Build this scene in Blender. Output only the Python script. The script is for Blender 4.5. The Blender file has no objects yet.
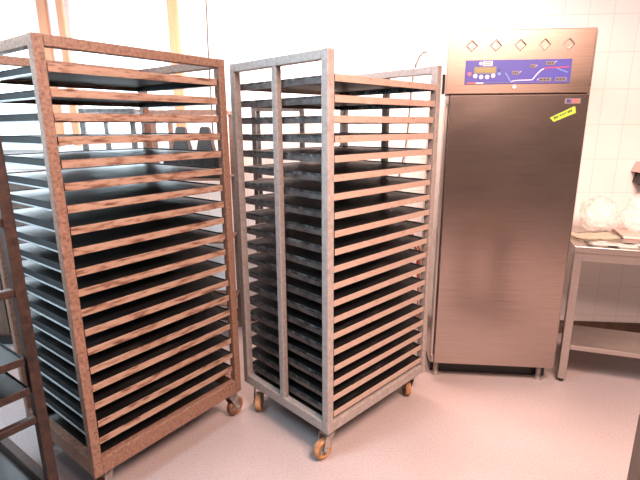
import bpy, bmesh, math, random
from mathutils import Vector, Matrix, noise
scene = bpy.context.scene
col = scene.collection
PI = math.pi
random.seed(7)

# ------------------------------------------------------------------ camera
cam_data = bpy.data.cameras.new('camera'); cam = bpy.data.objects.new('camera', cam_data); col.objects.link(cam)
cam_data.sensor_width = 36.0; cam_data.lens = 456.9 * 36 / 640; cam_data.clip_start = 0.02
cam.matrix_world = Matrix.Translation((0, 0, 1.5)) @ Matrix.Rotation(PI/2 - 0.2451, 4, 'X') @ Matrix.Rotation(-0.0043, 4, 'Z')
scene.camera = cam
vs = scene.view_settings
vs.view_transform = 'Standard'; vs.look = 'None'; vs.gamma = 1.0; vs.use_curve_mapping = False
vs.exposure = 0.92

# ------------------------------------------------------------------ daylight and lamps
world = bpy.data.worlds.new('sky'); scene.world = world; world.use_nodes = True
bg = world.node_tree.nodes['Background']; bg.inputs[0].default_value = (0.80, 0.92, 1.0, 1); bg.inputs[1].default_value = 3.0

def area(name, loc, target, sx, sy, power, color):
    l = bpy.data.lights.new(name, 'AREA'); l.shape = 'RECTANGLE'; l.size = sx; l.size_y = sy; l.energy = power; l.color = color
    o = bpy.data.objects.new(name, l); col.objects.link(o); o.location = loc
    o.rotation_euler = (Vector(target) - Vector(loc)).to_track_quat('-Z', 'Y').to_euler()
    return o
area('daylight_side', (-3.45, 0.7, 1.75), (0, 1.2, 1.0), 2.2, 1.1, 55, (0.62, 0.84, 1.0))
area('daylight_back', (-2.0, 3.75, 1.9), (-1.0, 1.0, 0.9), 2.2, 1.0, 60, (0.75, 0.9, 1.0))
WARM = (1.0, 0.67, 0.555)
area('ceiling_lamp_light', (1.1, 0.55, 2.62), (1.1, 0.56, 0), 1.2, 0.6, 150, WARM)
area('ceiling_lamp_light', (1.0, -0.4, 2.62), (1.0, -0.41, 0), 1.2, 0.6, 40, WARM)
area('ceiling_lamp_light', (-0.1, 2.75, 2.62), (-0.1, 2.76, 0), 1.2, 0.3, 60, WARM)
area('ceiling_lamp_light', (-1.5, 0.85, 2.62), (-1.5, 0.86, 0), 1.2, 0.6, 60, (0.60, 0.84, 1.0))  # unseen cool light added to brighten the left-facing sides of the racks

# ------------------------------------------------------------------ materials
def new_mat(name):
    m = bpy.data.materials.new(name); m.use_nodes = True
    nt = m.node_tree; return m, nt, nt.nodes['Principled BSDF']
def N(nt, t, **k):
    n = nt.nodes.new(t)
    for a, v in k.items(): setattr(n, a, v)
    return n
def ramp(nt, fac, stops):
    r = N(nt, 'ShaderNodeValToRGB'); e = r.color_ramp.elements
    while len(e) < len(stops): e.new(0.5)
    for i, (p, c) in enumerate(stops):
        e[i].position = p; e[i].color = (c[0], c[1], c[2], 1) if len(c) == 3 else c
    nt.links.new(fac, r.inputs[0]); return r.outputs[0]
def noise_fac(nt, scale, detail=4, rough=0.6, stretch=(1, 1, 1), per_object=True):
    tc = N(nt, 'ShaderNodeTexCoord'); mp = N(nt, 'ShaderNodeMapping'); mp.inputs['Scale'].default_value = stretch
    nt.links.new(tc.outputs['Object'], mp.inputs[0])
    nz = N(nt, 'ShaderNodeTexNoise'); nz.inputs['Scale'].default_value = scale
    nz.inputs['Detail'].default_value = detail; nz.inputs['Roughness'].default_value = rough
    if per_object:
        oi = N(nt, 'ShaderNodeObjectInfo'); ad = N(nt, 'ShaderNodeVectorMath', operation='ADD')
        ml = N(nt, 'ShaderNodeMath', operation='MULTIPLY'); ml.inputs[1].default_value = 37.0
        nt.links.new(oi.outputs['Random'], ml.inputs[0]); nt.links.new(mp.outputs[0], ad.inputs[0]); nt.links.new(ml.outputs[0], ad.inputs[1])
        nt.links.new(ad.outputs[0], nz.inputs['Vector'])
    else: nt.links.new(mp.outputs[0], nz.inputs['Vector'])
    return nz.outputs['Fac']
def mat_noise(name, stops, scale=8, rough=(0.4, 0.6), metallic=0.0, stretch=(1, 1, 1), bump=0.0, per_object=True, detail=4):
    m, nt, b = new_mat(name)
    f = noise_fac(nt, scale, detail, 0.6, stretch, per_object)
    nt.links.new(ramp(nt, f, stops), b.inputs['Base Color'])
    mr = N(nt, 'ShaderNodeMapRange'); mr.inputs['To Min'].default_value = rough[0]; mr.inputs['To Max'].default_value = rough[1]
    nt.links.new(f, mr.inputs['Value']); nt.links.new(mr.outputs[0], b.inputs['Roughness'])
    b.inputs['Metallic'].default_value = metallic
    if bump:
        bp = N(nt, 'ShaderNodeBump'); bp.inputs['Strength'].default_value = bump; bp.inputs['Distance'].default_value = 0.002
        nt.links.new(f, bp.inputs['Height']); nt.links.new(bp.outputs[0], b.inputs['Normal'])
    return m
def mat_flat(name, c, rough=0.5, metallic=0.0):
    return mat_noise(name, [(0.3, [x*0.93 for x in c]), (0.7, [min(1, x*1.05) for x in c])], 30, (rough*0.9, min(1, rough*1.1)), metallic)
M = {}
M['rust_frame'] = mat_noise('rusty frame steel', [(0.28, (0.0780, 0.0312, 0.0195)), (0.42, (0.1560, 0.0819, 0.0562)), (0.58, (0.2028, 0.1170, 0.0819)), (0.72, (0.2574, 0.1638, 0.1209))], 90, (0.42, 0.65), 0.15, bump=0.3)
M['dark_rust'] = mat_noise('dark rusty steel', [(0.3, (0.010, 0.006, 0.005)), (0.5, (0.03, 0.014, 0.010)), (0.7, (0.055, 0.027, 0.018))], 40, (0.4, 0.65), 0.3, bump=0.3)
M['rust_lip'] = mat_noise('worn rusty tray edge', [(0.30, (0.07, 0.028, 0.018)), (0.40, (0.17, 0.088, 0.058)), (0.50, (0.28, 0.180, 0.130)), (0.75, (0.34, 0.240, 0.185))], 22, (0.45, 0.65), 0.25, stretch=(0.6, 1, 3), bump=0.3)
M['pale_frame'] = mat_noise('galvanised frame steel', [(0.3, (0.2080, 0.1768, 0.1612)), (0.5, (0.2600, 0.2288, 0.2132)), (0.7, (0.3120, 0.2756, 0.2600))], 60, (0.38, 0.55), 0.15, bump=0.15)
M['pale_lip'] = mat_noise('pale worn tray edge', [(0.27, (0.1300, 0.0624, 0.0416)), (0.35, (0.34, 0.245, 0.195)), (0.7, (0.39, 0.295, 0.245))], 50, (0.45, 0.6), 0.25, stretch=(0.7, 1, 1.5), bump=0.2)
M['tray_black'] = mat_noise('blackened tray steel', [(0.40, (0.004, 0.004, 0.0045)), (0.60, (0.008, 0.0075, 0.0075)), (0.74, (0.03, 0.028, 0.027))], 7, (0.40, 0.62), 0.0, stretch=(1, 2.6, 1), bump=0.25)
for n_ in M['tray_black'].node_tree.nodes:
    if n_.type == 'BSDF_PRINCIPLED': n_.inputs['Specular IOR Level'].default_value = 0.15
M['rim_black'] = mat_noise('black tray rim', [(0.35, (0.008, 0.008, 0.009)), (0.65, (0.022, 0.022, 0.022))], 12, (0.55, 0.75), 0.0)
for n_ in M['rim_black'].node_tree.nodes:
    if n_.type == 'BSDF_PRINCIPLED': n_.inputs['Specular IOR Level'].default_value = 0.2
M['tray_side'] = mat_noise('speckled grey tray side', [(0.36, (0.0180, 0.0192, 0.0210)), (0.52, (0.0660, 0.0720, 0.0750)), (0.66, (0.1800, 0.1920, 0.1980))], 30, (0.3, 0.5), 0.6, bump=0.3)
M['runner_dark'] = mat_noise('dark runner steel', [(0.3, (0.05, 0.045, 0.045)), (0.7, (0.16, 0.145, 0.14))], 20, (0.3, 0.5), 0.7)
M['runner_bright'] = mat_noise('bright worn runner steel', [(0.3, (0.34, 0.36, 0.37)), (0.7, (0.42, 0.44, 0.45))], 20, (0.35, 0.4), 0.3)
M['caster_tan'] = mat_noise('tan caster wheel', [(0.3, (0.1540, 0.0630, 0.0245)), (0.6, (0.3640, 0.1890, 0.0840)), (0.8, (0.4200, 0.2520, 0.1260))], 24, (0.6, 0.8), 0.0)
M['caster_rust'] = mat_noise('rusty caster wheel', [(0.3, (0.0840, 0.0315, 0.0175)), (0.7, (0.2520, 0.1190, 0.0700))], 24, (0.6, 0.8), 0.1)
M['grey_metal'] = mat_noise('grey bracket metal', [(0.3, (0.16, 0.14, 0.13)), (0.7, (0.42, 0.38, 0.35))], 22, (0.4, 0.6), 0.6)
def brushed(name, c, rough, vertical=False):
    m, nt, b = new_mat(name)
    st = (60, 60, 1.2) if vertical else (1.2, 1.2, 90)
    f = noise_fac(nt, 3, 6, 0.65, st, False)
    nt.links.new(ramp(nt, f, [(0.3, [x*0.8 for x in c]), (0.7, [min(1, x*1.12) for x in c])]), b.inputs['Base Color'])
    g = noise_fac(nt, 2.2, 3, 0.5, (1, 1, 2.5), False)
    mr = N(nt, 'ShaderNodeMapRange'); mr.inputs['To Min'].default_value = rough*0.8; mr.inputs['To Max'].default_value = rough*1.25
    nt.links.new(g, mr.inputs['Value']); nt.links.new(mr.outputs[0], b.inputs['Roughness'])
    b.inputs['Metallic'].default_value = 0.95
    bp = N(nt, 'ShaderNodeBump'); bp.inputs['Strength'].default_value = 0.05; bp.inputs['Distance'].default_value = 0.001
    nt.links.new(f, bp.inputs['Height']); nt.links.new(bp.outputs[0], b.inputs['Normal'])
    return m
M['steel_door'] = brushed('brushed stainless door', (0.38, 0.305, 0.27), 0.22)
M['steel_body'] = brushed('brushed stainless body', (0.48, 0.43, 0.40), 0.30, True)
M['steel_panel'] = brushed('brushed stainless fascia', (0.27, 0.20, 0.165), 0.34)
M['steel_table'] = brushed('worn stainless table', (0.45, 0.40, 0.37), 0.35)
M['steel_bright'] = mat_flat('bright polished steel', (0.85, 0.80, 0.76), 0.25, 0.9)
M['black'] = mat_flat('black plastic', (0.012, 0.011, 0.011), 0.45)
M['black_cable'] = mat_flat('dark cable sheath', (0.05, 0.045, 0.05), 0.5)
M['red_cable'] = mat_flat('red brown cable sheath', (0.42, 0.10, 0.06), 0.5)
M['blue'] = mat_flat('blue control film', (0.035, 0.037, 0.27), 0.45)
M['white'] = mat_flat('white print', (0.55, 0.53, 0.58), 0.45)
M['grey_print'] = mat_flat('grey key cap', (0.15, 0.13, 0.15), 0.45)
M['dark_print'] = mat_flat('dark print', (0.025, 0.02, 0.025), 0.45)
M['lcd'] = mat_flat('olive liquid crystal window', (0.20, 0.17, 0.055), 0.4)
M['pink_print'] = mat_flat('pink print', (0.50, 0.10, 0.15), 0.45)
M['magenta_print'] = mat_flat('magenta print', (0.32, 0.03, 0.12), 0.45)
M['light_blue_print'] = mat_flat('light blue print', (0.12, 0.22, 0.50), 0.45)
M['orange_print'] = mat_flat('orange print', (0.52, 0.09, 0.03), 0.45)
M['green_sticker'] = mat_flat('yellow green sticker film', (0.30, 0.43, 0.03), 0.5)
M['dark_green'] = mat_flat('dark green lettering', (0.02, 0.05, 0.015), 0.5)
M['orange_wood'] = mat_noise('orange stained wood', [(0.3, (0.56, 0.25, 0.13)), (0.7, (0.64, 0.32, 0.18))], 6, (0.6, 0.75), 0.0, stretch=(8, 8, 0.7))
M['white_paint'] = mat_flat('white painted wood', (0.80, 0.81, 0.80), 0.5)
M['pink_plastic'] = mat_flat('pink plastic', (0.80, 0.50, 0.48), 0.3)
M['cream_paper'] = mat_flat('cream paper', (0.93, 0.89, 0.74), 0.8)
M['white_paper'] = mat_flat('white paper', (0.93, 0.91, 0.87), 0.8)
M['pink_board'] = mat_flat('pink beige board', (0.66, 0.47, 0.41), 0.6)
M['brown_wood'] = mat_noise('dark brown cabinet board', [(0.3, (0.06, 0.035, 0.025)), (0.7, (0.12, 0.07, 0.05))], 5, (0.5, 0.65), 0.0, stretch=(6, 6, 0.8))
M['ceiling'] = mat_flat('white ceiling paint', (0.32, 0.30, 0.28), 0.9)
M['beige_wall'] = mat_noise('greyish brown plaster', [(0.3, (0.06, 0.045, 0.04)), (0.7, (0.09, 0.07, 0.06))], 3, (0.8, 0.95))
M['door_paint'] = mat_flat('grey door paint', (0.25, 0.22, 0.20), 0.6)

m, nt, b = new_mat('white wall tile')          # 150 x 225 mm tiles, thin grout
tc = N(nt, 'ShaderNodeTexCoord'); sp = N(nt, 'ShaderNodeSeparateXYZ'); cb = N(nt, 'ShaderNodeCombineXYZ')
nt.links.new(tc.outputs['Object'], sp.inputs[0])
ax = N(nt, 'ShaderNodeMath', operation='ADD'); ax.inputs[1].default_value = -0.073 + 15.0
az = N(nt, 'ShaderNodeMath', operation='ADD'); az.inputs[1].default_value = -0.149 + 2.25
nt.links.new(sp.outputs['X'], ax.inputs[0]); nt.links.new(sp.outputs['Z'], az.inputs[0])
nt.links.new(ax.outputs[0], cb.inputs[0]); nt.links.new(az.outputs[0], cb.inputs[1])
br = N(nt, 'ShaderNodeTexBrick'); br.offset = 0.0; br.squash = 1.0
br.inputs['Scale'].default_value = 1.0; br.inputs['Brick Width'].default_value = 0.15; br.inputs['Row Height'].default_value = 0.225
br.inputs['Mortar Size'].default_value = 0.0022; br.inputs['Mortar Smooth'].default_value = 0.3
br.inputs['Color1'].default_value = (0.89, 0.87, 0.85, 1); br.inputs['Color2'].default_value = (0.87, 0.85, 0.83, 1); br.inputs['Mortar'].default_value = (0.76, 0.69, 0.65, 1)
nt.links.new(cb.outputs[0], br.inputs['Vector']); nt.links.new(br.outputs['Color'], b.inputs['Base Color'])
b.inputs['Roughness'].default_value = 0.25
bp = N(nt, 'ShaderNodeBump'); bp.inputs['Strength'].default_value = 0.4; bp.inputs['Distance'].default_value = 0.002; bp.invert = True
nt.links.new(br.outputs['Fac'], bp.inputs['Height']); nt.links.new(bp.outputs[0], b.inputs['Normal'])
M['tile'] = m

m, nt, b = new_mat('speckled resin floor')
tc = N(nt, 'ShaderNodeTexCoord')
n1 = N(nt, 'ShaderNodeTexNoise'); n1.inputs['Scale'].default_value = 1.6; n1.inputs['Detail'].default_value = 6
n2 = N(nt, 'ShaderNodeTexNoise'); n2.inputs['Scale'].default_value = 110; n2.inputs['Detail'].default_value = 3
for n_ in (n1, n2): nt.links.new(tc.outputs['Object'], n_.inputs['Vector'])
c1 = ramp(nt, n1.outputs['Fac'], [(0.3, (0.265, 0.222, 0.218)), (0.7, (0.315, 0.268, 0.264))])
c2 = ramp(nt, n2.outputs['Fac'], [(0.32, (0.78, 0.74, 0.72)), (0.55, (1, 1, 1))])
mx = N(nt, 'ShaderNodeMix', data_type='RGBA', blend_type='MULTIPLY'); mx.inputs['Factor'].default_value = 0.8
nt.links.new(c1, mx.inputs[6]); nt.links.new(c2, mx.inputs[7]); nt.links.new(mx.outputs[2], b.inputs['Base Color'])
b.inputs['Roughness'].default_value = 0.5
bp = N(nt, 'ShaderNodeBump'); bp.inputs['Strength'].default_value = 0.25; bp.inputs['Distance'].default_value = 0.001
nt.links.new(n2.outputs['Fac'], bp.inputs['Height']); nt.links.new(bp.outputs[0], b.inputs['Normal'])
M['floor'] = m

m, nt, b = new_mat('window glass')
tr = N(nt, 'ShaderNodeBsdfTransparent'); gl = N(nt, 'ShaderNodeBsdfGlossy'); gl.inputs['Roughness'].default_value = 0.02
ms = N(nt, 'ShaderNodeMixShader'); ms.inputs[0].default_value = 0.06
nt.links.new(tr.outputs[0], ms.inputs[1]); nt.links.new(gl.outputs[0], ms.inputs[2]); nt.links.new(ms.outputs[0], nt.nodes['Material Output'].inputs[0])
M['glass'] = m
m, nt, b = new_mat('crinkled clear plastic')
b.inputs['Base Color'].default_value = (0.88, 0.84, 0.80, 1); b.inputs['Roughness'].default_value = 0.25
tr = N(nt, 'ShaderNodeBsdfTransparent'); ms = N(nt, 'ShaderNodeMixShader')
f = noise_fac(nt, 14, 5, 0.7); nt.links.new(ramp(nt, f, [(0.35, (0.12, 0.12, 0.12)), (0.65, (0.6, 0.6, 0.6))]), ms.inputs[0])
nt.links.new(tr.outputs[0], ms.inputs[1]); nt.links.new(b.outputs[0], ms.inputs[2]); nt.links.new(ms.outputs[0], nt.nodes['Material Output'].inputs[0])
M['plastic_bag'] = m

# ------------------------------------------------------------------ mesh helpers
def bm_new(): return bmesh.new()
def box(bm, x0, x1, y0, y1, z0, z1, bev=0.0):
    r = bmesh.ops.create_cube(bm, size=1.0); v = r['verts']
    bmesh.ops.scale(bm, vec=(x1-x0, y1-y0, z1-z0), verts=v); bmesh.ops.translate(bm, vec=((x0+x1)/2, (y0+y1)/2, (z0+z1)/2), verts=v)
    if bev:
        e = list({e for q in v for e in q.link_edges}); bmesh.ops.bevel(bm, geom=e, offset=bev, segments=2, affect='EDGES', profile=0.5)
    return v
def cyl(bm, p0, p1, r, seg=16, r2=None):
    p0, p1 = Vector(p0), Vector(p1); d = p1 - p0
    m = Matrix.Translation((p0+p1)/2) @ d.to_track_quat('Z', 'Y').to_matrix().to_4x4()
    bmesh.ops.create_cone(bm, cap_ends=True, segments=seg, radius1=r, radius2=r if r2 is None else r2, depth=d.length, matrix=m)
def prism(bm, pts, y0, y1):                       # outline in x,z extruded along y
    a = [bm.verts.new((x, y0, z)) for x, z in pts]; c = [bm.verts.new((x, y1, z)) for x, z in pts]
    n = len(pts); bm.faces.new(a); bm.faces.new(c[::-1])
    for i in range(n): bm.faces.new((a[i], c[i], c[(i+1) % n], a[(i+1) % n]))
def link(name, bm, mat, parent=None, smooth=False, loc=None):
    bmesh.ops.recalc_face_normals(bm, faces=bm.faces[:])
    me = bpy.data.meshes.new(name); bm.to_mesh(me); bm.free()
    if smooth:
        for p in me.polygons: p.use_smooth = True
    me.materials.append(M[mat] if isinstance(mat, str) else mat)
    o = bpy.data.objects.new(name, me); col.objects.link(o)
    if parent: o.parent = parent
    if loc: o.location = loc
    return o
def thing(name, label, cat, loc=(0, 0, 0), rz=0.0, group=None):
    o = bpy.data.objects.new(name, None); col.objects.link(o); o.location = loc; o.rotation_euler = (0, 0, rz); o.empty_display_size = 0.1
    tag(o, label, cat, group); return o
def tag(o, label, cat, group=None):
    o['label'] = label; o['category'] = cat
    if group: o['group'] = group
    return o
def struct(o): o['kind'] = 'structure'; return o
def dup(o, parent=None):
    c = o.copy(); col.objects.link(c); c.parent = parent
    for ch in list(o.children): dup(ch, c)
    return c
def tube(name, pts, r, mat, parent=None, res=8):
    cu = bpy.data.curves.new(name, 'CURVE'); cu.dimensions = '3D'; s = cu.splines.new('NURBS'); s.points.add(len(pts)-1)
    for i, p in enumerate(pts): s.points[i].co = (*p, 1)
    s.use_endpoint_u = True; s.order_u = 4; cu.bevel_depth = r; cu.bevel_resolution = 2; cu.resolution_u = res
    t = bpy.data.objects.new(name, cu); col.objects.link(t)
    dg = bpy.context.evaluated_depsgraph_get(); me = bpy.data.meshes.new_from_object(t.evaluated_get(dg))
    bpy.data.objects.remove(t); me.name = name; me.materials.clear(); me.materials.append(M[mat])
    for p in me.polygons: p.use_smooth = True
    o = bpy.data.objects.new(name, me); col.objects.link(o)
    if parent: o.parent = parent
    return o

# ------------------------------------------------------------------ room shell
YW = -0.1032                                     # the back wall, fridge front and wall share this yaw
WO = (0.657 + 0.0773, 2.49 + 0.746)              # foot of the back wall in line with the fridge's left side
X0, X1, Y0, CEIL = -3.3, 2.9, -3.4, 2.7
def wall_y(x): return WO[1] - (x - WO[0]) * math.tan(0.1032)
bm = bm_new(); vsf = [bm.verts.new(p) for p in ((X0-0.2, Y0-0.2, 0), (X1+0.2, Y0-0.2, 0), (X1+0.2, wall_y(X1)+0.2, 0), (X0-0.2, wall_y(X0)+0.2, 0))]
f = bm.faces.new(vsf); r = bmesh.ops.extrude_face_region(bm, geom=[f]); bmesh.ops.translate(bm, vec=(0, 0, -0.1), verts=[v for v in r['geom'] if isinstance(v, bmesh.types.BMVert)])
struct(link('floor', bm, 'floor'))
bm = bm_new(); vsf = [bm.verts.new(p) for p in ((X0-0.2, Y0-0.2, CEIL), (X1+0.2, Y0-0.2, CEIL), (X1+0.2, wall_y(X1)+0.2, CEIL), (X0-0.2, wall_y(X0)+0.2, CEIL))]
f = bm.faces.new(vsf); r = bmesh.ops.extrude_face_region(bm, geom=[f]); bmesh.ops.translate(bm, vec=(0, 0, 0.1), verts=[v for v in r['geom'] if isinstance(v, bmesh.types.BMVert)])
struct(link('ceiling', bm, 'ceiling'))
# back wall, in its own frame (x along the wall, y into it); two windows at the left
SL, SR = (X0 - WO[0]) / math.cos(YW) - 0.1, (X1 - WO[0]) / math.cos(YW) + 0.1
wins = [(-3.62, -2.75), (-2.54, -1.80)]; WZ0, WZ1 = 1.36, 2.45
bm = bm_new(); box(bm, SL, SR, 0, 0.12, 0, WZ0); box(bm, SL, SR, 0, 0.12, WZ1, CEIL)
for a, c in ((SL, wins[0][0]), (wins[0][1], wins[1][0]), (wins[1][1], SR)): box(bm, a, c, 0, 0.12, WZ0, WZ1)
w = struct(link('wall_back', bm, 'tile')); w.location = (WO[0], WO[1], 0); w.rotation_euler = (0, 0, YW)
def window(name, s0, s1, z0, z1, loc, rz, jambs):
    e = bpy.data.objects.new(name, None); col.objects.link(e); e.location = loc; e.rotation_euler = (0, 0, rz); struct(e)
    bm = bm_new(); t = 0.045
    box(bm, s0, s1, 0.02, 0.08, z0, z0+t); box(bm, s0, s1, 0.02, 0.08, z1-t, z1)
    box(bm, s0, s0+t, 0.02, 0.08, z0+t, z1-t); box(bm, s1-t, s1, 0.02, 0.08, z0+t, z1-t)
    box(bm, s0+t, s1-t, 0.03, 0.07, z0+0.22, z0+0.25)
    link('window_frame', bm, 'white_paint', e)
    bm = bm_new(); box(bm, s0+t, s1-t, 0.05, 0.054, z0+t, z1-t); link('glass_pane', bm, 'glass', e)
    bm = bm_new(); box(bm, s0-0.02, s1+0.02, -0.06, 0.02, z0-0.03, z0, 0.004); link('window_sill', bm, 'white_paint', e)
    for a, c in jambs:
        bm = bm_new(); box(bm, a, c, -0.022, -0.001, z0+0.001, CEIL-0.01, 0.003); link('window_jamb', bm, 'orange_wood', e)
    return e
window('window_1', *wins[0], WZ0, WZ1, (WO[0], WO[1], 0), YW, [(-2.725, -2.657)])
window('window_2', *wins[1], WZ0, WZ1, (WO[0], WO[1], 0), YW, [(-2.578, -2.530), (-1.775, -1.705)])
bm = bm_new(); box(bm, SL+0.12, SR-0.12, -0.012, -0.0005, 0, 0.10, 0.002); w = struct(link('dark_strip_back', bm, 'brown_wood')); w.location = (WO[0], WO[1], 0); w.rotation_euler = (0, 0, YW)  # dark strip added along the foot of the wall to darken it
# left wall with one big window (out of frame; it gives the cool light)
bm = bm_new(); yb = wall_y(X0) + 0.1; zw0, zw1 = 1.0, 2.4; a0, a1 = -0.6, 2.2
box(bm, X0-0.12, X0, Y0, yb, 0, zw0); box(bm, X0-0.12, X0, Y0, yb, zw1, CEIL); box(bm, X0-0.12, X0, Y0, a0, zw0, zw1); box(bm, X0-0.12, X0, a1, yb, zw0, zw1)
struct(link('wall_left', bm, 'beige_wall'))
window('window_3', a0, a1, zw0, zw1, (X0, 0, 0), PI/2, [])
bm = bm_new(); box(bm, X1, X1+0.12, Y0, wall_y(X1)+0.1, 0, CEIL); struct(link('wall_right', bm, 'beige_wall'))
bm = bm_new(); box(bm, X0, X1, Y0-0.12, Y0, 0, CEIL); struct(link('wall_front', bm, 'beige_wall'))
# ceiling lamps that carry the warm light, plus an added cool one (above and behind the camera)
for k, (x, y, sy) in enumerate(((1.1, 0.55, 0.66), (1.0, -0.4, 0.66), (-0.1, 2.75, 0.36), (-1.5, 0.85, 0.66))):
    t = thing('ceiling_light', ('warm white ceiling light above the fridge side of the room', 'warm white ceiling light behind the camera', 'warm white ceiling light near the back tiled wall', 'added unseen cool ceiling light brightening the left-facing sides of the racks')[k], 'lamp', (x, y, CEIL), 0, 'ceiling lights')
    bm = bm_new(); h = sy/2
    for q in ((-0.63, 0.63, -h, -h+0.03), (-0.63, 0.63, h-0.03, h), (-0.63, -0.60, -h+0.03, h-0.03), (0.60, 0.63, -h+0.03, h-0.03)): box(bm, *q, -0.075, -0.001)
    box(bm, -0.60, 0.60, -h+0.03, h-0.03, -0.03, -0.001); link('housing', bm, 'white_paint', t)

# ------------------------------------------------------------------ racks and trays
ORD = ['topmost', 'second', 'third', 'fourth', 'fifth', 'sixth', 'seventh', 'eighth', 'ninth', 'tenth', 'eleventh', 'twelfth', 'thirteenth',
       'fourteenth', 'fifteenth', 'sixteenth', 'seventeenth', 'eighteenth', 'nineteenth', 'bottom']
P = 0.036
def caster(parent, x, y, ang, wheel_mat, top):
    c = link('caster', cast_fork(top), 'grey_metal', parent); c.location = (x, y, 0); c.rotation_euler = (0, 0, ang)
    bm = bm_new(); r = 0.05; off = 0.032
    pts = [(-0.015, 0.028), (-0.017, 0.044), (-0.012, 0.05), (0.012, 0.05), (0.017, 0.044), (0.015, 0.028)]
    seg = 28; rings = []
    for i in range(seg):
        a = 2*PI*i/seg; rings.append([bm.verts.new((off + q*math.cos(a), p, r + q*math.sin(a))) for p, q in pts])
    for i in range(seg):
        A, B = rings[i], rings[(i+1) % seg]
        for j in range(len(pts)): bm.faces.new((A[j], A[(j+1) % len(pts)], B[(j+1) % len(pts)], B[j]))
    link('wheel', bm, wheel_mat, c, True)
    bm = bm_new(); cyl(bm, (off, -0.012, r), (off, 0.012, r), 0.0279, 20); cyl(bm, (off, -0.030, r), (off, 0.030, r), 0.008, 12); link('hub', bm, 'grey_metal', c)
    return c
def cast_fork(top):
    bm = bm_new(); box(bm, -0.035, 0.035, -0.035, 0.035, top-0.006, top-0.0005); cyl(bm, (0, 0, top-0.022), (0, 0, top-0.006), 0.024, 18)
    for s in (-1, 1):
        pts = [(-0.026, top-0.022), (0.028, top-0.022), (0.046, 0.060), (0.040, 0.040), (0.024, 0.036), (0.016, 0.05)]
        prism(bm, pts, s*0.0225, s*0.0255)
    box(bm, -0.026, 0.028, -0.0255, 0.0255, top-0.025, top-0.0215)
    return bm
def rack(label, loc, yaw, LA, LB, H, frame, runner, levels, tops, mid, casters, wheel, zb=0.15, lvl_rails=(), fl=0.02, br=0.05):
    t = thing('tray_rack', label, 'rack', (loc[0], loc[1], 0), yaw, 'tray racks')
    for x in (0, LA-P):
        for y in (0, LB-P):
            bm = bm_new(); box(bm, x, x+P, y, y+P, zb, H, 0.003); link('post', bm, frame, t)
    def rail(name, x0, x1, y0, y1, z0, z1):
        bm = bm_new(); box(bm, x0, x1, y0, y1, z0, z1, 0.003); link(name, bm, frame, t)
    if 'A' in tops:
        for y in (0.001, LB-P+0.001): rail('top_rail', P, LA-P, y, y+P-0.002, H-P-0.001, H-0.001)
    for x in (0.001, LA-P+0.001): rail('top_rail', x, x+P-0.002, P, LB-P, H-P-0.001, H-0.001)
    for y in (0.001, LB-P+0.001): rail('bottom_rail', P, LA-P, y, y+P-0.002, zb+0.001, zb+br)
    for x in (0.001, LA-P+0.001): rail('bottom_rail', x, x+P-0.002, P, LB-P, zb+0.001, zb+br)
    bm = bm_new(); box(bm, P, LA-P, P, LB-P, zb+0.012, zb+0.016); box(bm, P, LA-P, P, P+0.003, zb+0.016, zb+0.045); link('black_base_sheet', bm, 'black', t)  # black sheet put in across the rack bottom to hide the floor
    if mid:
        for x in (0.002, LA-P+0.006): rail('middle_post', x, x+0.030, LB/2-0.016, LB/2+0.016, zb+0.05, H-P-0.001)
    for z in lvl_rails:
        for y in (0.003, LB-P+0.003): rail('cross_rail', P, LA-P, y, y+0.025, z-0.014, z+0.014)
    bm = bm_new(); box(bm, 0, 0.0025, 0.026, LB-0.026, 0, fl); box(bm, 0.0025, 0.019, 0.026, LB-0.026, 0.0, 0.0022)
    me = None
    for z in levels:
        for side in (0, 1):
            if me is None: o = link('tray_runner', bm, runner, t); me = o.data
            else: o = bpy.data.objects.new('tray_runner', me); col.objects.link(o); o.parent = t
            if side == 0: o.location = (P+0.0005, 0, z)
            else: o.location = (LA-P-0.0005, LB, z); o.rotation_euler = (0, 0, PI)
    for (x, y, a) in casters: caster(t, x, y, a, wheel, zb)
    return t
def make_tray(wA, dB, lip, side, label, group):
    t = thing('baking_tray', label, 'tray', (0, 0, 0), 0, group)
    bm = bm_new(); n = 10; rngt = random.Random(int(wA*1000))
    # gently warped plate
    gx, gy = 10, 8; top = [[None]*(gy+1) for _ in range(gx+1)]; bot = [[None]*(gy+1) for _ in range(gx+1)]
    for i in range(gx+1):
        for j in range(gy+1):
            x = -wA/2 + wA*i/gx; y = 0.002 + (dB-0.004)*j/gy
            u, v = i/gx, j/gy; e = 16*u*(1-u)*v*(1-v)
            z = 0.0205 + e*0.004*noise.noise(Vector((u*3, v*3, wA*10)))
            top[i][j] = bm.verts.new((x, y, z)); bot[i][j] = bm.verts.new((x, y, z-0.002))
    for i in range(gx):
        for j in range(gy):
            bm.faces.new((top[i][j], top[i+1][j], top[i+1][j+1], top[i][j+1])); bm.faces.new((bot[i][j], bot[i][j+1], bot[i+1][j+1], bot[i+1][j]))
    link('pan', bm, 'tray_black', t, True)
    for s in (-1, 1):
        bm = bm_new(); x = s*wA/2; box(bm, min(x, x-s*0.002), max(x, x-s*0.002), 0.0, dB, 0.0, 0.0245)
        cyl(bm, (x-s*0.001, 0.001, 0.0245), (x-s*0.001, dB-0.001, 0.0245), 0.0022, 8); link('side_rim', bm, side, t)
    bm = bm_new(); box(bm, -wA/2, wA/2, -0.003, 0.0005, -0.0012, 0.0262, 0.0008); link('front_lip', bm, lip, t)
    bm = bm_new(); box(bm, -wA/2, wA/2, dB-0.0005, dB+0.003, 0.0, 0.0245, 0.0008); link('back_lip', bm, lip, t)
    return t
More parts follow.
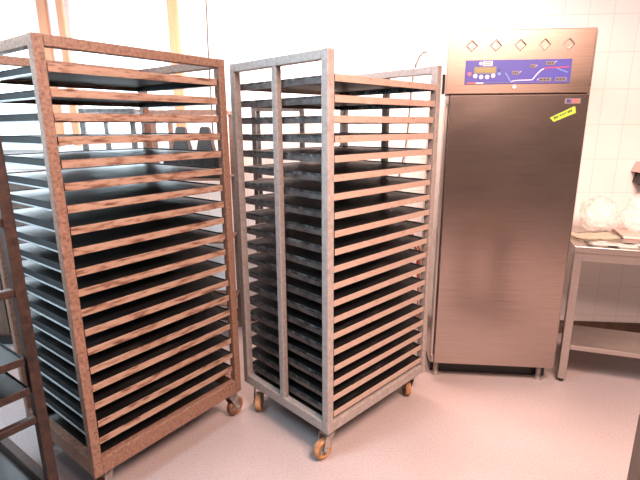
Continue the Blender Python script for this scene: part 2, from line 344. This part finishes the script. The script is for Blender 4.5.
def fill(rk, LA, zs, proto, inset, labels, jz, jy, jr):
    M4 = Matrix.Translation(rk.location) @ Matrix.Rotation(rk.rotation_euler.z, 4, 'Z')
    for k, z in enumerate(zs):
        o = proto if k == 0 else dup(proto)
        yy = inset + random.uniform(0, jy); o.location = M4 @ Vector((LA/2, yy, z + 0.0038)); o.rotation_euler = (0, 0, rk.rotation_euler.z + random.uniform(-jr, jr))
        o['label'] = labels[k]

# the rusty rack on the left of the frame
LA, LB = 0.784, 0.637
zs1 = [1.683 - 0.0775*k - 0.0125 for k in range(19)]
o1, y1 = (-0.8888, 1.519), 0.9256
r1 = rack('tall rust-stained tray rack with a closed top frame, nearest full rack on the left', o1, y1, LA, LB, 1.785, 'rust_frame', 'runner_bright', zs1, 'A', False,
          [(LA-0.045, 0.04, 0.1), (LA-0.06, LB-0.05, 2.2), (0.06, 0.05, 3.6), (0.06, LB-0.05, 1.2)], 'caster_rust', zb=0.15, fl=0.005, br=0.072)
names1 = ['black baking tray with rusty worn edge in the rust-stained rack, ' + (n + (' from the top' if n not in ('topmost',) else '')) for n in ORD[:18]] + ['black baking tray with rusty worn edge, lowest in the rust-stained rack']
p1 = make_tray(LA-2*P-0.012, LB-0.028, 'rust_lip', 'rim_black', '', 'trays in the rust-stained rack')
fill(r1, LA, zs1, p1, 0.010, names1, 0.002, 0.010, 0.003)
# the pale steel rack in the middle
zs2 = [1.672 - 0.0757*k - 0.0125 for k in range(20)]
o2, y2 = (0.0315, 1.7765), 0.7778
r2 = rack('tall pale steel tray rack with a middle side post, beside the fridge', o2, y2, LA, LB, 1.776, 'pale_frame', 'runner_dark', zs2, '', True,
          [(0.045, 0.045, 3.1), (LA-0.085, 0.05, 0.9), (0.055, LB-0.06, 3.9), (LA-0.06, LB-0.05, 1.2)], 'caster_tan', zb=0.15)
names2 = ['black baking tray with pale pinkish edge in the pale steel rack, ' + (n + (' from the top' if n != 'topmost' else '')) for n in ORD[:19]] + ['black baking tray with pale pinkish edge, lowest in the pale steel rack']
p2 = make_tray(LA-2*P-0.012, LB-0.010, 'pale_lip', 'tray_side', '', 'trays in the pale steel rack')
fill(r2, LA, zs2, p2, 0.003, names2, 0.001, 0.008, 0.002)
# the dark rusty rack at the left edge, mostly out of the frame
y3 = 0.95; A3 = Vector((-0.985, 1.45)); o3 = (A3.x - LA*math.cos(y3), A3.y - LA*math.sin(y3))
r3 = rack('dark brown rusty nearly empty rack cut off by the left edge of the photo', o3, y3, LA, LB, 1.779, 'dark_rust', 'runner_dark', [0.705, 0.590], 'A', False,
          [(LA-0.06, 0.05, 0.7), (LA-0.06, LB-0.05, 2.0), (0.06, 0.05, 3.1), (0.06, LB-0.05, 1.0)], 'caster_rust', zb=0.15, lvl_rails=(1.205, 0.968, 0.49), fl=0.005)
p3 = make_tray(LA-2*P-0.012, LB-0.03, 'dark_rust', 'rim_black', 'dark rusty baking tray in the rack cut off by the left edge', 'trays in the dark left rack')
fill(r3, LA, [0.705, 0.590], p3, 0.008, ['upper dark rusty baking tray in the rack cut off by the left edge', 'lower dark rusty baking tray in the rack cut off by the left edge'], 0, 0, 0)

# ------------------------------------------------------------------ far racks in front of the windows
def far_rack(label, x0, x1, y0, y1, H, mat, shelves):
    t = thing('storage_rack', label, 'rack', (x0, y0, 0), 0, 'storage racks by the windows'); W, D, q = x1-x0, y1-y0, 0.028
    for x in (0, W-q):
        for y in (0, D-q): bm = bm_new(); box(bm, x, x+q, y, y+q, 0, H, 0.002); link('post', bm, mat, t)
    for y in (0.002, D-q+0.002): bm = bm_new(); box(bm, q, W-q, y, y+0.022, H-0.026, H-0.001); link('top_rail', bm, mat, t)
    for x in (0.002, W-q+0.002): bm = bm_new(); box(bm, x, x+0.022, q, D-q, H-0.026, H-0.001); link('top_rail', bm, mat, t)
    for z in shelves: bm = bm_new(); box(bm, 0.004, W-0.004, q, D-q, z-0.012, z, 0.002); link('shelf', bm, mat, t)
    return t
far_rack('grey steel storage rack by the left window, seen through the rusty rack', -1.50, -1.16, 2.95, 3.30, 1.61, 'runner_dark', (0.3, 0.8, 1.2))
far_rack('brownish steel storage rack holding black tubs, seen through the rusty rack', -1.05, -0.60, 2.93, 3.28, 1.60, 'rust_frame', (0.3, 0.75, 1.17))
far_rack('narrow grey steel storage rack at the tiled wall, seen through the pale rack', -0.43, -0.10, 2.98, 3.22, 1.62, 'runner_dark', (0.3, 0.8, 1.15))
t = thing('added_dark_cabinet', 'added dark cabinet that darkens the view under the left windows, behind the rusty rack', 'cabinet', (-3.1, 2.95, 0), 0)  # made-up cabinet, put in to darken what shows through the rusty rack
bm = bm_new(); box(bm, 0, 1.42, 0, 0.42, 0.08, 1.20, 0.004); link('carcass', bm, 'brown_wood', t)
bm = bm_new(); box(bm, 0.03, 1.39, 0.03, 0.40, 0, 0.08); link('shade_base', bm, 'black', t)
for k in range(3): bm = bm_new(); box(bm, 0.02+k*0.465, 0.47+k*0.465, -0.018, -0.0005, 0.10, 1.18, 0.003); link('door', bm, 'brown_wood', t)
def tub(loc, label, top_w, h, bw):
    bm = bm_new()
    v = box(bm, -bw/2, bw/2, -bw/2, bw/2, 0, h)
    for q in v:
        if q.co.z > h*0.5: q.co.x *= top_w/bw; q.co.y *= top_w/bw
    bmesh.ops.bevel(bm, geom=bm.edges[:], offset=0.006, segments=2, affect='EDGES')
    o = tag(link('black_tub', bm, 'black'), label, 'tub', 'black tubs on the far rack'); o.location = loc
    return o
bm = bm_new(); box(bm, 0, 0.36, 0, 0.24, 0, 0.165, 0.008)
for k in range(4): box(bm, 0.02+k*0.085, 0.02+k*0.085+0.06, -0.004, 0.002, 0.05, 0.13, 0.002)
o = tag(link('black_crate', bm, 'black'), 'wide black ribbed crate on the brownish rack, beneath the upturned tubs', 'crate'); o.location = (-1.01, 2.98, 1.1705)
tub((-0.90, 3.06, 1.3365), 'upturned black tub on the far crate, left of the pair', 0.055, 0.16, 0.11)
tub((-0.745, 3.06, 1.3365), 'upturned black tub on the far crate, right of the pair', 0.055, 0.16, 0.11)
# arched wire basket seen over the top tray
t = thing('wire_cloche', 'small arched wire mesh cover behind the top tray of the rusty rack', 'cover', (-1.31, 3.03, 1.6105), 0)
def arc(rad, n=14, tilt=0.0): return [(rad*math.cos(PI*i/n), 0, rad*0.62*math.sin(PI*i/n)) for i in range(n+1)]
for k in range(5):
    a = k*PI/5; pts = [(p[0]*math.cos(a), p[0]*math.sin(a), p[2]) for p in arc(0.12)]; tube('wire', pts, 0.0016, 'grey_metal', t, 3)
for z, rr in ((0.002, 0.12), (0.045, 0.095)):
    tube('wire_ring', [(rr*math.cos(2*PI*i/20), rr*math.sin(2*PI*i/20), z) for i in range(21)], 0.0016, 'grey_metal', t, 3)

# ------------------------------------------------------------------ fridge cabinet
FL = (0.6567, 2.4899, 0)
t = thing('refrigerator', 'tall stainless steel cabinet with one door and a blue control panel', 'refrigerator', FL, YW)
W = 0.728
bm = bm_new(); box(bm, 0, W, 0.030, 0.70, 0.105, 1.958, 0.004); link('body', bm, 'steel_body', t)
bm = bm_new(); box(bm, 0.0, 0.709, 0.0, 0.0295, 1.656, 1.961, 0.003); fas = link('fascia', bm, 'steel_panel', t)
bm = bm_new(); box(bm, 0.002, 0.019, 0.006, 0.0295, 0.125, 1.648, 0.003); link('side_strip', bm, 'steel_body', t)
bm = bm_new(); box(bm, 0.0205, 0.707, -0.012, 0.0295, 0.118, 1.650, 0.005); door = link('door', bm, 'steel_door', t)
bm = bm_new(); box(bm, 0.02, 0.708, 0.016, 0.0297, 1.6505, 1.6555); link('door_gasket', bm, 'black', t)
bm = bm_new(); cyl(bm, (0.012, 0.0, 1.60), (0.012, 0.0, 1.648), 0.008); link('hinge', bm, 'grey_metal', t)
bm = bm_new(); cyl(bm, (0.012, 0.0, 0.122), (0.012, 0.0, 0.165), 0.008); link('hinge', bm, 'grey_metal', t)
for x in (0.05, 0.66):
    for y in (0.075, 0.64):
        bm = bm_new(); cyl(bm, (x, y, 0), (x, y, 0.015), 0.024, 18); cyl(bm, (x, y, 0.015), (x, y, 0.105), 0.015, 14); link('foot', bm, 'grey_metal', t)
bm = bm_new(); box(bm, 0.02, W-0.02, 0.11, 0.60, 0.0, 0.1045); link('shade_base', bm, 'black', t)  # black block added for the dark shadow gap under the fridge
# vertical plug strip beside the fascia
bm = bm_new(); box(bm, -0.012, -0.001, 0.05, 0.075, 1.66, 1.76, 0.002); link('side_latch', bm, 'black', t)
# five embossed diamonds
for x in (0.116, 0.234, 0.353, 0.470, 0.584):
    bm = bm_new(); R, r_ = 0.031, 0.022
    for k in range(4):
        a0, a1 = PI/2*k, PI/2*(k+1)
        q = [(R*math.cos(a0), R*math.sin(a0)), (R*math.cos(a1), R*math.sin(a1)), (r_*math.cos(a1), r_*math.sin(a1)), (r_*math.cos(a0), r_*math.sin(a0))]
        v0 = [bm.verts.new((x+u, 0.0005, 1.888+v)) for u, v in q]; 
        v1 = []
        for idx, (u, v) in enumerate(q):
            v1.append(bm.verts.new((x+u*(0.96 if idx < 2 else 1.04), -0.0055 if idx > 1 else -0.0025, 1.888+v*(0.96 if idx < 2 else 1.04))))
        bm.faces.new(v1)
        for i in range(4): bm.faces.new((v0[i], v0[(i+1) % 4], v1[(i+1) % 4], v1[i]))
    link('vent_diamond', bm, 'steel_bright', fas)
# blue control panel; items in x,z of the front
def plate(name, x0, x1, z0, z1, mat, y=-0.0035, th=0.001, parent=None):
    bm = bm_new(); box(bm, x0, x1, y-th, y, z0, z1); return link(name, bm, mat, parent or cp)
bm = bm_new(); box(bm, 0.092, 0.608, -0.0035, -0.0005, 1.703, 1.819, 0.001); cp = link('control_panel', bm, 'blue', t)
def disc(name, x, z, r, mat, y=-0.0035, th=0.003):
    bm = bm_new(); cyl(bm, (x, y, z), (x, y-th, z), r, 20); return link(name, bm, mat, cp)
plate('display_frame', 0.134, 0.245, 1.754, 1.788, 'grey_print'); plate('display', 0.139, 0.240, 1.759, 1.783, 'lcd', -0.0045)
lb = plate('logo_plate', 0.176, 0.224, 1.791, 1.814, 'white'); disc('logo_mark', 0.165, 1.803, 0.008, 'white')
for k in range(2): plate('logo_line', 0.182, 0.218, 1.797+0.009*k, 1.8005+0.009*k, 'pink_print', -0.0046, 0.0004)
for x, z in ((0.142, 1.743), (0.172, 1.738), (0.202, 1.738), (0.231, 1.744)): disc('button', x, z, 0.0105, 'white')
disc('power_button', 0.113, 1.753, 0.010, 'pink_print'); disc('indicator', 0.260, 1.752, 0.008, 'light_blue_print')
plate('switch', 0.256, 0.262, 1.763, 1.777, 'black', th=0.002)
def stroke(name, pts, wdt, mat, y=-0.0036, th=0.0008):
    bm = bm_new(); L = []; Rr = []
    for i, (x, z) in enumerate(pts):
        a = Vector(pts[max(0, i-1)]); c = Vector(pts[min(len(pts)-1, i+1)]); d = (c-a).normalized(); n = Vector((-d.y, d.x))*wdt/2
        L.append((x+n.x, z+n.y)); Rr.append((x-n.x, z-n.y))
    prism(bm, L + Rr[::-1], y, y-th); return link(name, bm, mat, cp)
stroke('curve_falling', [(0.290, 1.757), (0.303, 1.741), (0.314, 1.722), (0.324, 1.713)], 0.005, 'light_blue_print')
stroke('curve_low', [(0.324, 1.713), (0.333, 1.718), (0.36, 1.720), (0.425, 1.721)], 0.004, 'white')
stroke('curve_rising', [(0.425, 1.721), (0.435, 1.735), (0.448, 1.752), (0.462, 1.766), (0.476, 1.774)], 0.005, 'white')
stroke('curve_high', [(0.476, 1.774), (0.50, 1.779), (0.54, 1.778), (0.596, 1.781)], 0.006, 'magenta_print')
stroke('curve_cooling', [(0.535, 1.777), (0.556, 1.768), (0.592, 1.755)], 0.004, 'light_blue_print')
for x, z, w_, h_ in ((0.340, 1.756, 0.036, 0.019), (0.421, 1.787, 0.026, 0.018), (0.504, 1.800, 0.044, 0.018), (0.487, 1.722, 0.060, 0.018), (0.563, 1.723, 0.056, 0.018)):
    bm = bm_new(); box(bm, x-w_/2, x+w_/2, -0.006, -0.0036, z-h_/2, z+h_/2, 0.001); kc = link('program_key', bm, 'grey_print', cp)
    for q in range(3): plate('key_marking', x-w_/2+0.005+q*(w_-0.01)/3, x-w_/2+0.005+(q+0.7)*(w_-0.01)/3, z-0.004, z+0.004, 'dark_print', -0.006, 0.0004, cp)
for x, z in ((0.364, 1.759), (0.439, 1.787), (0.531, 1.805), (0.452, 1.722)):
    bm = bm_new(); prism(bm, [(x-0.005, z-0.005), (x+0.006, z+0.006), (x-0.002, z+0.003)], -0.0036, -0.005); link('arrow_mark', bm, 'white', cp)
plate('bottom_line', 0.10, 0.60, 1.7085, 1.7105, 'grey_print'); plate('maker_name', 0.103, 0.145, 1.7055, 1.7115, 'orange_print', -0.0046, 0.0004); plate('maker_name', 0.147, 0.185, 1.7055, 1.7115, 'white', -0.0046, 0.0004)
bm = bm_new(); cyl(bm, (0.340, -0.0005, 1.689), (0.340, -0.006, 1.689), 0.0095, 18); link('white_knob', bm, 'white', t)
# badge and sticker on the door
yd = -0.0122
bm = bm_new(); box(bm, 0.592, 0.668, yd-0.0015, yd, 1.603, 1.629, 0.0006); bd = link('badge', bm, 'grey_print', door)
for k, mm in enumerate(('dark_print', 'blue', 'pink_print', 'orange_print', 'orange_print')):
    bm = bm_new(); box(bm, 0.601+k*0.0115, 0.6115+k*0.0115, yd-0.0022, yd-0.0015, 1.608, 1.624); link('badge_stripe', bm, mm, bd)
bm = bm_new(); prism(bm, [(0.528, 1.535), (0.549, 1.514), (0.652, 1.558), (0.646, 1.588), (0.640, 1.590)], yd-0.0008, yd); st = link('sticker', bm, 'green_sticker', door)
ang = math.atan2(0.052, 0.110)
def slanted(u, v, w_, h_, mat):
    c, s = math.cos(ang), math.sin(ang); pts = [(-w_/2, -h_/2), (w_/2, -h_/2), (w_/2, h_/2), (-w_/2, h_/2)]
    bm = bm_new(); prism(bm, [(u+a*c-b_*s, v+a*s+b_*c) for a, b_ in pts], yd-0.0014, yd-0.0008); link('lettering', bm, mat, st)
for k, (u, w_, h_) in enumerate(((-0.043, 0.006, 0.014), (-0.035, 0.007, 0.011), (-0.027, 0.004, 0.012), (-0.012, 0.010, 0.007), (0.001, 0.009, 0.008), (0.013, 0.008, 0.007), (0.027, 0.006, 0.013), (0.035, 0.006, 0.011), (0.043, 0.006, 0.013))):
    slanted(0.592 + u*math.cos(ang) - 0.002, 1.5515 + u*math.sin(ang), w_, h_, 'dark_green')

# ------------------------------------------------------------------ steel work table
TY = -0.33; t = thing('work_table', 'stainless steel work table with a lower shelf, right of the fridge', 'table', (1.415, 2.455, 0), TY)
TW, TD, TH = 1.15, 0.60, 0.845
bm = bm_new(); box(bm, 0, TW, 0, TD, TH-0.035, TH, 0.003); link('tabletop', bm, 'steel_table', t)
bm = bm_new(); box(bm, 0.03, TW-0.03, 0.012, 0.034, TH-0.085, TH-0.0352, 0.002); link('apron', bm, 'steel_table', t)
for x in (0.006, TW-0.05):
    for y in (0.01, TD-0.055):
        bm = bm_new(); box(bm, x, x+0.044, y, y+0.044, 0.022, TH-0.0352, 0.003); lg = link('leg', bm, 'steel_table', t)
        bm = bm_new(); cyl(bm, (x+0.022, y+0.022, 0), (x+0.022, y+0.022, 0.022), 0.015, 14, 0.012); link('foot', bm, 'black', lg)
bm = bm_new(); box(bm, 0.051, TW-0.051, 0.015, 0.33, 0.215, 0.245, 0.003); link('lower_shelf', bm, 'steel_table', t)
TM = Matrix.Translation((1.415, 2.455, 0)) @ Matrix.Rotation(TY, 4, 'Z')
def on_table(o, u, v, z=0.0, rz=0.0): o.location = TM @ Vector((u, v, TH + 0.0008 + z)); o.rotation_euler = (0, 0, TY + rz); return o
bm = bm_new(); box(bm, 0, 0.46, 0, 0.26, 0, 0.016, 0.004); on_table(tag(link('cutting_board', bm, 'pink_board'), 'pink beige board lying at the back of the steel table', 'board'), 0.30, 0.27)
def sheet(name, w_, d_, mat, label, group, curl, u, v, rz, z=0):
    bm = bm_new(); n = 10; top = []
    for i in range(n+1):
        row = []
        for j in range(5):
            x = w_*i/n; y = d_*j/4; h = curl*(abs(i/n-0.4)**2) + 0.0016*math.sin(i*1.7+j); row.append(bm.verts.new((x, y, 0.004+max(0, h))))
        top.append(row)
    for i in range(n):
        for j in range(4): bm.faces.new((top[i][j], top[i+1][j], top[i+1][j+1], top[i][j+1]))
    r = bmesh.ops.solidify(bm, geom=bm.faces[:], thickness=0.0015)
    o = tag(link(name, bm, mat, None, True), label, 'paper', group); return on_table(o, u, v, z, rz)
sheet('paper_sheet', 0.26, 0.20, 'cream_paper', 'cream folded paper at the left end of the steel table', 'papers on the table', 0.03, 0.04, 0.15, 0.25)
sheet('paper_sheet', 0.50, 0.13, 'white_paper', 'long white paper strip nearest the front edge of the table', 'papers on the table', 0.01, 0.07, 0.015, 0.0)
sheet('paper_sheet', 0.30, 0.05, 'white_paper', 'white paper strip lying askew between the board and the front strip', 'papers on the table', 0.03, 0.36, 0.17, -0.10)
t = thing('knife', 'dark knife lying on the pink beige board', 'knife'); on_table(t, 0.42, 0.315, 0.0175, -0.05)
bm = bm_new(); prism(bm, [(0.0, 0.0), (0.12, 0.0), (0.12, 0.010), (0.004, 0.012)], -0.012, 0.012); link('handle', bm, 'black', t)
bm = bm_new(); v = box(bm, 0.12, 0.29, -0.013, 0.013, 0.004, 0.006); link('blade', bm, 'grey_metal', t)
def bag(label, u, v, sx, sy, sz, seed):
    bm = bm_new(); bmesh.ops.create_icosphere(bm, subdivisions=4, radius=1.0)
    for q in bm.verts:
        n = noise.fractal(q.co*1.3 + Vector((seed, 0, 0)), 0.8, 2.0, 4) * 0.20; c = q.co * (1+n)
        q.co = Vector((c.x*sx, c.y*sy, max(-0.93, c.z)*sz + 0.93*sz))
    o = tag(link('plastic_bag', bm, 'plastic_bag'), label, 'bag', 'clear plastic bags'); return on_table(o, u, v)
bag('crumpled clear plastic bag against the tiles, beside the fridge', 0.20, 0.45, 0.105, 0.07, 0.115, 3.1)
bag('crumpled clear plastic bag on the table under the pink and black dispenser', 0.42, 0.44, 0.095, 0.05, 0.115, 8.4).location.z += 0.0172
# pink and black dispenser on the wall at the right edge of the frame
t = thing('wall_dispenser', 'small pink and black dispenser on the tiles at the right edge', 'dispenser', (WO[0], WO[1], 0), YW)
bm = bm_new(); prism(bm, [(1.365, 1.195), (1.56, 1.195), (1.56, 1.26), (1.39, 1.26)], -0.15, -0.001); link('cap', bm, 'pink_plastic', t)
bm = bm_new(); prism(bm, [(1.385, 1.125), (1.56, 1.03), (1.56, 1.194), (1.40, 1.194)], -0.14, -0.002); link('dispenser_body', bm, 'black', t)

# ------------------------------------------------------------------ cables on the back wall
WM = Matrix.Translation((WO[0], WO[1], 0)) @ Matrix.Rotation(YW, 4, 'Z')
def wall_pts(l, off=-0.008): return [tuple(WM @ Vector((s, off, z))) for s, z in l]
o = tube('cable', wall_pts([(-0.02, 1.97), (-0.045, 1.975), (-0.075, 1.94), (-0.10, 1.87), (-0.11, 1.80), (-0.12, 1.67), (-0.125, 1.45), (-0.15, 1.25), (-0.19, 1.10), (-0.20, 0.95), (-0.13, 0.80), (-0.05, 0.72)]), 0.0042, 'black_cable')
tag(o, 'thin dark cable hanging down the tiles behind the pale rack', 'cable')
for k in range(2):
    o = tube('cable', wall_pts([(-0.12+0.035*k, 0.74), (-0.06+0.03*k, 0.68), (0.0+0.02*k, 0.58), (-0.03+0.02*k, 0.50), (0.0+0.01*k, 0.40), (0.005+0.02*k, 0.2), (0.0, 0.05)], -0.012-0.02*k), 0.008, 'red_cable')
    tag(o, 'pair of thick red brown cables hanging beside the fridge, behind the pale rack', 'cable', 'red brown cables')
o = tube('cable', wall_pts([(-1.505, 2.69), (-1.50, 2.3), (-1.51, 2.1), (-1.508, 1.8), (-1.51, 1.5), (-1.51, 1.2)]), 0.005, 'black_cable'); tag(o, 'thin dark cable running straight down the wall behind the rusty rack', 'cable')
bm = bm_new(); cyl(bm, WM @ Vector((-1.256, -0.001, 1.897)), WM @ Vector((-1.256, -0.012, 1.897)), 0.012, 16); o = tag(link('wall_hook', bm, 'light_blue_print'), 'small pale blue wall hook high on the tiles above the gap between racks', 'hook')

# ------------------------------------------------------------------ brown stand at the bottom right corner
t = thing('wooden_stand', 'dark brown wooden stand cut off by the bottom right corner of the photo', 'stand', (0.952, 0.86, 0), 0)
for x in (0, 0.29):
    for y in (0, 0.29): bm = bm_new(); box(bm, x, x+0.05, y, y+0.05, 0, 0.66, 0.003); link('leg', bm, 'brown_wood', t)
bm = bm_new(); box(bm, 0, 0.34, 0, 0.34, 0.6605, 0.695, 0.004); link('top', bm, 'brown_wood', t)
bm = bm_new(); box(bm, 0.051, 0.289, 0.30, 0.32, 0.61, 0.66, 0.002); link('apron', bm, 'brown_wood', t)
